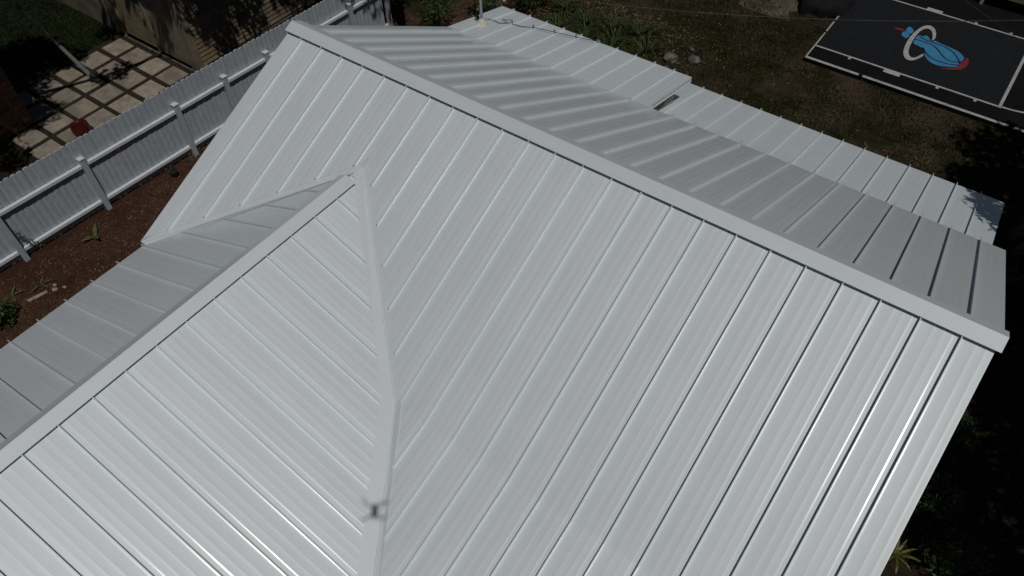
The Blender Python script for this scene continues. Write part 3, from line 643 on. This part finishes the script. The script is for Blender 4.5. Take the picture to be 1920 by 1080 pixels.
for _ in range(12): lt.append((random.uniform(-7.2, -6.0), random.uniform(-5.0, -2.6), random.uniform(1.2, 3.0), random.uniform(.35, .6)))
for _ in range(22): lt.append((random.uniform(-6.3, -5.75), random.uniform(1.6, 5.6), random.uniform(.1, 1.6), random.uniform(.22, .46)))
lt += [(-7.3, -.5, .6, .32), (-6.9, -.25, .9, .30), (-7.0, .0, 1.2, .22), (-6.3, 1.2, 1.6, .45), (-5.9, 1.9, 1.9, .5), (-6.3, 2.6, 2.2, .5), (-6.0, 3.2, 2.0, .45), (-8.3, -.7, 1.6, .5), (-7.6, 1.4, 1.6, .35), (-8.4, .8, 1.7, .5)]
tree('spreading_tree', (-9.2, -3.4, G), [(-9.2, -3.4, G), (-9.15, -3.3, -3), (-9.0, -3.1, -1), (-8.7, -2.8, 1), (-8.6, -2.7, 2.6)],
     [[(-9, -3.1, -.8), (-8.2, -2.0, .4), (-7.2, -.5, .8), (-6.3, 1.2, 1.6), (-6.1, 2.8, 2.0)], [(-8.8, -2.9, 0), (-9.4, -2, 1.2), (-9.8, -1.4, 2)], [(-8.9, -3, -.4), (-8.0, -3.8, 1.2), (-7.4, -4.2, 2)]],
     lt, 20000, .10, 'spreading tree over the neighbour patio casting leafy shadows', .2)
ot = []
for _ in range(20): ot.append((random.uniform(-6.8, -2.2), random.uniform(4.6, 8.2), random.uniform(1.6, 4.2), random.uniform(.6, 1.0)))
tree('slim_tree', (-4.95, 7.0, G), [(-4.95, 7.0, G), (-4.97, 7.02, -3.2), (-4.93, 7.0, -1), (-4.8, 6.8, 1.5), (-4.7, 6.7, 3)],
     [[(-4.9, 6.9, -.4), (-4.0, 6.4, 1), (-3, 6, 2.2)], [(-4.9, 6.9, 0), (-5.6, 6.6, 1.4), (-6.2, 6.2, 2.4)]], ot, 9000, .10, 'slim dark trunked tree beside the far end of the fence', .09)
def shrub(name, loc, r, h, n, size, label, mat=M_leaf, group=None):
    t = empty(name, loc); tag(t, label, 'shrub', group)
    for k in range(5):
        a = k * 1.3 + random.random(); MB().tube([(0, 0, 0), (math.cos(a) * r * .35, math.sin(a) * r * .35, h * .5), (math.cos(a) * r * .7, math.sin(a) * r * .7, h * .85)], [.015, .01, .005], 5).build('stem', M_bark, t)
    mb = MB()
    for _ in range(9): clump_leaves(mb, (random.uniform(-.6, .6) * r, random.uniform(-.6, .6) * r, random.uniform(.25, .85) * h), r * .42, n // 9, size)
    mb.build('foliage', mat, t); return t
def strappy(name, loc, nl, L, w, label, mat, cat='plant', droop=.9, up=(.5, 1.3), group=None, single=True):
    t = empty(name, loc); tag(t, label, cat, group)
    if single:
        for k in range(nl):
            a = k * 2.399 + random.uniform(-.2, .2); u = random.uniform(*up)
            MB().leaf((0.02 * math.cos(a), .02 * math.sin(a), .02), (math.cos(a), math.sin(a), u), L * random.uniform(.75, 1.1), w, droop).build('leaf', mat, t)
    else:
        mb = MB()
        for k in range(nl):
            a = random.uniform(0, 6.28); rr = random.uniform(0, .34)
            mb.leaf((rr * math.cos(a), rr * math.sin(a), 0), (math.cos(a), math.sin(a), random.uniform(*up)), L * random.uniform(.5, 1.1), w * random.uniform(.7, 1.2), droop * random.uniform(.6, 1.3))
        mb.build('foliage', mat, t)
    return t
strappy('agave', (-5.0, -2.55, G), 3, .34, .048, 'lone yellow green agave in the mulch by the fence', M_agave, droop=.35, up=(.3, .9))
strappy('striped_bromeliad', (10.33, .02, G + .55), 12, .38, .020, 'yellow striped rosette plant beside the lower right roof edge', M_brom, droop=1.7, up=(.5, 1.5))
MB().tube([(0, 0, -.55), (0, 0, .04)], [.05, .035], 8).build('stalk', M_bark, bpy.data.objects['striped_bromeliad'])
bed = [(-1.6, 9.3), (-1.1, 9.9), (-.6, 9.4), (-.2, 10.1), (.2, 9.55), (.6, 10.2), (.95, 9.6), (.3, 8.8), (-.5, 8.7), (-1.9, 10.2), (1.15, 9.05), (.9, 8.3), (-1.3, 8.6), (.0, 8.1)]
words = ['nearest the mast', 'tallest of the clump', 'with a few pale leaves', 'at the back of the bed', 'in the middle of the bed', 'by the lawn edge', 'next to the pale rocks', 'under the roof edge', 'half hidden by the eave', 'at the far left of the bed', 'beside the limestone lumps', 'just past the roof corner', 'low behind the cable', 'against the extension eave']
for (x, y_), wd in zip(bed, words):
    strappy('strap_leaf_plant', (x + random.uniform(-.15, .15), y_, G), 80, random.uniform(.30, .68), .019, 'green strap leaved plant ' + wd, M_leaf2, droop=1.1, up=(.6, 2.2), group='strap leaved bed behind the extension', single=False)
shrub('shrub', (-4.2, 7.4, G), .7, 1.1, 900, .05, 'dark shrub at the foot of the slim tree')
shrub('shrub', (-3.3, 8.4, G), .6, .8, 700, .05, 'dark shrub between the slim tree and the leaf litter')
shrub('shrub', (-2.6, 9.6, G), .6, .8, 700, .05, 'green shrub behind the pale flowers')
shrub('shrub', (-5.4, 8.3, G), .9, 1.5, 1100, .05, 'tall dark shrub behind the fence end')
shrub('shrub', (-4.55, -4.95, G), .42, .55, 700, .05, 'leafy green shrub at the left picture edge below the fence')
shrub('shrub', (-4.35, -5.6, G), .5, .7, 800, .05, 'leafy shrub beside the wing eave')
shrub('shrub', (10.65, 1.5, G), .5, .5, 900, .04, 'low weedy shrub right of the lower roof edge')
shrub('shrub', (11.1, .7, G), .5, .45, 900, .04, 'low shrub beside the striped rosette plant')
shrub('shrub', (10.5, 2.7, G), .4, .5, 600, .04, 'sparse shrub against the right wall in shade')
shrub('shrub', (-6.6, 6.6, G), .7, 1.4, 900, .05, 'dark shrub between the shed and the fence')
vine = MB()
for i in range(60): 
    t = i / 60; p = Vector((fx(-3.5) + .10 + random.uniform(-.02, .05), -3.62 + t * .25 + random.uniform(-.06, .06), G + .75 * (1 - t) + random.uniform(-.03, .03))); clump_leaves(vine, p, .03, 2, .028)
vn = vine.build('vine', M_leaf); tag(vn, 'small vine climbing the fence beside the nearest post', 'vine')
strappy('dry_fern', (-4.75, -3.95, G), 4, .30, .018, 'yellowing strap leaves in the mulch beside the wood pieces', M_agave, droop=.9, up=(.2, .8))
strappy('dry_fern', (-4.95, -4.45, G), 4, .30, .02, 'yellow green leaves at the edge of the shrub', M_agave, droop=.9, up=(.2, .8))
stk = empty('plant_stakes', (-5.15, -.40, G)); tag(stk, 'dark pot with three short stakes below the fence rail', 'pot')
MB().tube([(0, 0, 0), (0, 0, .14)], [.07, .095], 12).build('pot', M_black, stk)
for a in (0, 2.1, 4.2): MB().tube([(.03 * math.cos(a), .03 * math.sin(a), .1), (.06 * math.cos(a), .06 * math.sin(a), .36)], .007, 5).build('stake', M_bark, stk)
# loose wood, rocks, flowers, litter
def lump(name, loc, s, mat, label, cat, group=None, n=2):
    bm = bmesh.new(); bmesh.ops.create_icosphere(bm, subdivisions=n, radius=1)
    for v in bm.verts: v.co *= random.uniform(.78, 1.12); v.co.x *= s[0]; v.co.y *= s[1]; v.co.z *= s[2]
    me = bpy.data.meshes.new(name); bm.to_mesh(me); bm.free(); me.materials.append(mat); o = link(bpy.data.objects.new(name, me)); o.location = loc; o.rotation_euler.z = random.uniform(0, 6); return tag(o, label, cat, group)
lump('rock', (1.68, 9.68, G + .07), (.19, .17, .14), M_rock, 'round pale rock beside the strap leaved bed', 'rock')
lump('rock', (2.22, 9.95, G + .05), (.17, .13, .10), M_rock, 'jagged pale rock at the lawn edge, right of the round one', 'rock')
lump('rock', (1.78, 9.28, G + .03), (.07, .06, .05), M_rock, 'small pale stone nearest the extension roof corner', 'rock')
lump('rock', (1.95, 10.35, G + .03), (.08, .06, .05), M_rock, 'small pale stone behind the round rock', 'rock')
for i, (x, y_) in enumerate(((-3.45, 9.1), (-3.25, 9.3), (-3.5, 9.3), (-3.1, 9.1))):
    lump('pale_flower_head', (x, y_, G + .35), (.06, .06, .05), M_flower, ['pale flower head nearest the mast', 'highest pale flower head behind the mast', 'leftmost pale flower head behind the mast', 'pale flower head farthest right of the mast'][i], 'flower', 'pale flowers behind the mast', 1)
def log(name, a, b, r, label):
    a, b = Vector(a), Vector(b); mb = MB(); pts = [a.lerp(b, i / 6) + Vector((random.uniform(-.006, .006), random.uniform(-.006, .006), 0)) for i in range(7)]; mb.tube(pts, [r * random.uniform(.85, 1.1) for _ in pts], 9); o = mb.build(name, M_wood); return tag(o, label, 'wood')
log('driftwood', (-4.55, -4.33, G + .04), (-4.45, -3.98, G + .045), .035, 'pale split log lying in the mulch beside the wing eave')
log('driftwood', (-4.78, -4.62, G + .04), (-4.62, -4.58, G + .04), .03, 'short pale log end under the shrub')
for i, (x, y_, s) in enumerate(((-4.40, -3.86, .05), (-4.50, -3.80, .04), (-4.30, -3.72, .04))):
    lump('wood_chunk', (x, y_, G + .03), (s * 1.3, s, s * .6), M_wood, ['largest bleached wood chunk beyond the split log', 'bleached wood chunk touching the log end', 'outer bleached wood chunk toward the eave'][i], 'wood', None, 1)
def scatter(name, n, box, mat, L, w, label, cat, flatness=.25, keep=None):
    V = []; Fc = []
    for _ in range(n):
        x = random.uniform(box[0], box[2]); y_ = random.uniform(box[1], box[3])
        if keep and not keep(x, y_): continue
        a = random.uniform(0, 6.28); l = L * random.uniform(.4, 1.3); ww = w * random.uniform(.6, 1.3); d = Vector((math.cos(a), math.sin(a), random.uniform(-.1, flatness))).normalized(); s = Vector((-d.y, d.x, random.uniform(-.3, .3))).normalized()
        p = Vector((x, y_, G + .004 + random.random() * .012)); k = len(V); V += [p - s * ww, p + s * ww, p + d * l + s * ww * .7, p + d * l - s * ww * .7]; Fc.append((k, k + 1, k + 2, k + 3))
    o = mesh_obj(name, V, Fc, mat); return tag(o, label, cat, None, 'stuff')
scatter('mulch_chips', 24000, (-5.4, -6.5, -.3, 6), M_chip, .045, .010, 'loose brown wood mulch between fence and house', 'mulch')
scatter('pale_mulch_chips', 700, (-5.4, -6.5, -.3, 6), M_wood, .05, .006, 'pale straw scraps on the mulch', 'straw')
scatter('leaf_litter', 5000, (-4.4, 7.2, 2.6, 11.2), M_dry, .06, .012, 'brown dead leaves around the strap leaved bed', 'leaves', .3, lambda x, y_: random.random() < math.exp(-((x + .6) / 2.4) ** 2))
scatter('brown_litter', 2500, (-4.6, 7.4, -2.2, 9.6), M_chip, .06, .018, 'orange brown leaf litter beside the mast', 'leaves', .3)
scatter('side_yard_litter', 2500, (9.4, -2, 14, 11), M_bark, .05, .014, 'dark fallen leaves in the shaded side yard', 'leaves', .3)
def blades(name, n, box, mat, h, label, keep=None):
    V = []; Fc = []
    for _ in range(n):
        x = random.uniform(box[0], box[2]); y_ = random.uniform(box[1], box[3])
        if keep and not keep(x, y_): continue
        a = random.uniform(0, 6.28); hh = h * random.uniform(.5, 1.3); b = Vector((math.cos(a), math.sin(a), 0)) * .013; t = Vector((random.uniform(-.5, .5) * hh, random.uniform(-.5, .5) * hh, hh)); p = Vector((x, y_, G - .002)); k = len(V)
        V += [p - b, p + b, p + t]; Fc.append((k, k + 1, k + 2))
    o = mesh_obj(name, V, Fc, mat); return tag(o, label, 'grass', None, 'stuff')
from mathutils import noise as mn
blades('lawn_grass', 130000, (-2.5, 6.4, 10.5, 19), M_grass, .065, 'thin patchy grass between roof and court', lambda x, y_: not (x > 4.4 and y_ > 11.5) and mn.noise(Vector((x * .8, y_ * .8, 0))) > -.22 + .25 * random.uniform(-1, 1))
scatter('lawn_debris', 420, (-1, 6.6, 9, 13), M_dry, .09, .010, 'scattered dry twigs and leaves on the lawn', 'leaves', .2, lambda x, y_: not (x > 4.4 and y_ > 11.4))
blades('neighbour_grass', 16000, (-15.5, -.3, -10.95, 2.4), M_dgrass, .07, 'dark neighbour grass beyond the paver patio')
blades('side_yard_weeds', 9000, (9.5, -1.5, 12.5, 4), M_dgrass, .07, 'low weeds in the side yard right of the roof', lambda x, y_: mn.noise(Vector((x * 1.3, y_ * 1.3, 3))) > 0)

# ------------------------------------------------------------------ the hovering drone (its shadow lies on the valley)
fh = Vector((-0.59579, 0.80314, 0)); az = math.atan2(fh.y, fh.x)
dr = empty('quadcopter_drone', CAM - fh * .09 + Vector((0, 0, .05)), az); tag(dr, 'small quadcopter hovering above, its cross shaped shadow on the roof valley', 'drone'); dr.scale = (.82, .82, .82)
V = []; Fc = []; prof = [(-.115, .006, .012), (-.10, .030, .022), (-.05, .042, .028), (.02, .044, .030), (.07, .036, .026), (.095, .02, .016)]
for x, a, b in prof:
    for k in range(10): V.append((x, a * math.cos(k * math.pi / 5), .012 + b * math.sin(k * math.pi / 5)))
for i in range(len(prof) - 1):
    for k in range(10): Fc.append((i * 10 + k, i * 10 + (k + 1) % 10, (i + 1) * 10 + (k + 1) % 10, (i + 1) * 10 + k))
Fc += [tuple(range(9, -1, -1)), tuple(50 + k for k in range(10))]
mesh_obj('body', V, Fc, M_drone, dr, True)
for x, y_, z_ in ((.10, .135, .035), (.10, -.135, .035), (-.115, .115, .015), (-.115, -.115, .015)):
    am = MB().tube([(x * .45, math.copysign(.03, y_), .012), (x * .8, y_ * .7, .016), (x, y_, z_ - .015)], [.013, .010, .009], 8).build('arm', M_drone, dr, True)
    MB().tube([(x, y_, z_ - .02), (x, y_, z_ + .012)], .014, 10).build('motor', M_black, am)
    ang = random.uniform(0, 3.1); pr_ = MB()
    for s in (0, math.pi):
        c, q = math.cos(ang + s), math.sin(ang + s)
        pts = [(.004, -.006), (.03, -.012), (.085, -.006), (.09, 0), (.03, .007), (.004, .006)]
        top = [(x + a * c - b * q, y_ + a * q + b * c, z_ + .018) for a, b in pts]; n_ = len(top)
        pr_.add(top + [(u, v, w - .0015) for u, v, w in top], [tuple(range(n_)), tuple(range(2 * n_ - 1, n_ - 1, -1))] + [(i, n_ + i, n_ + (i + 1) % n_, (i + 1) % n_) for i in range(n_)])
    pr_.build('propeller', M_black, am)
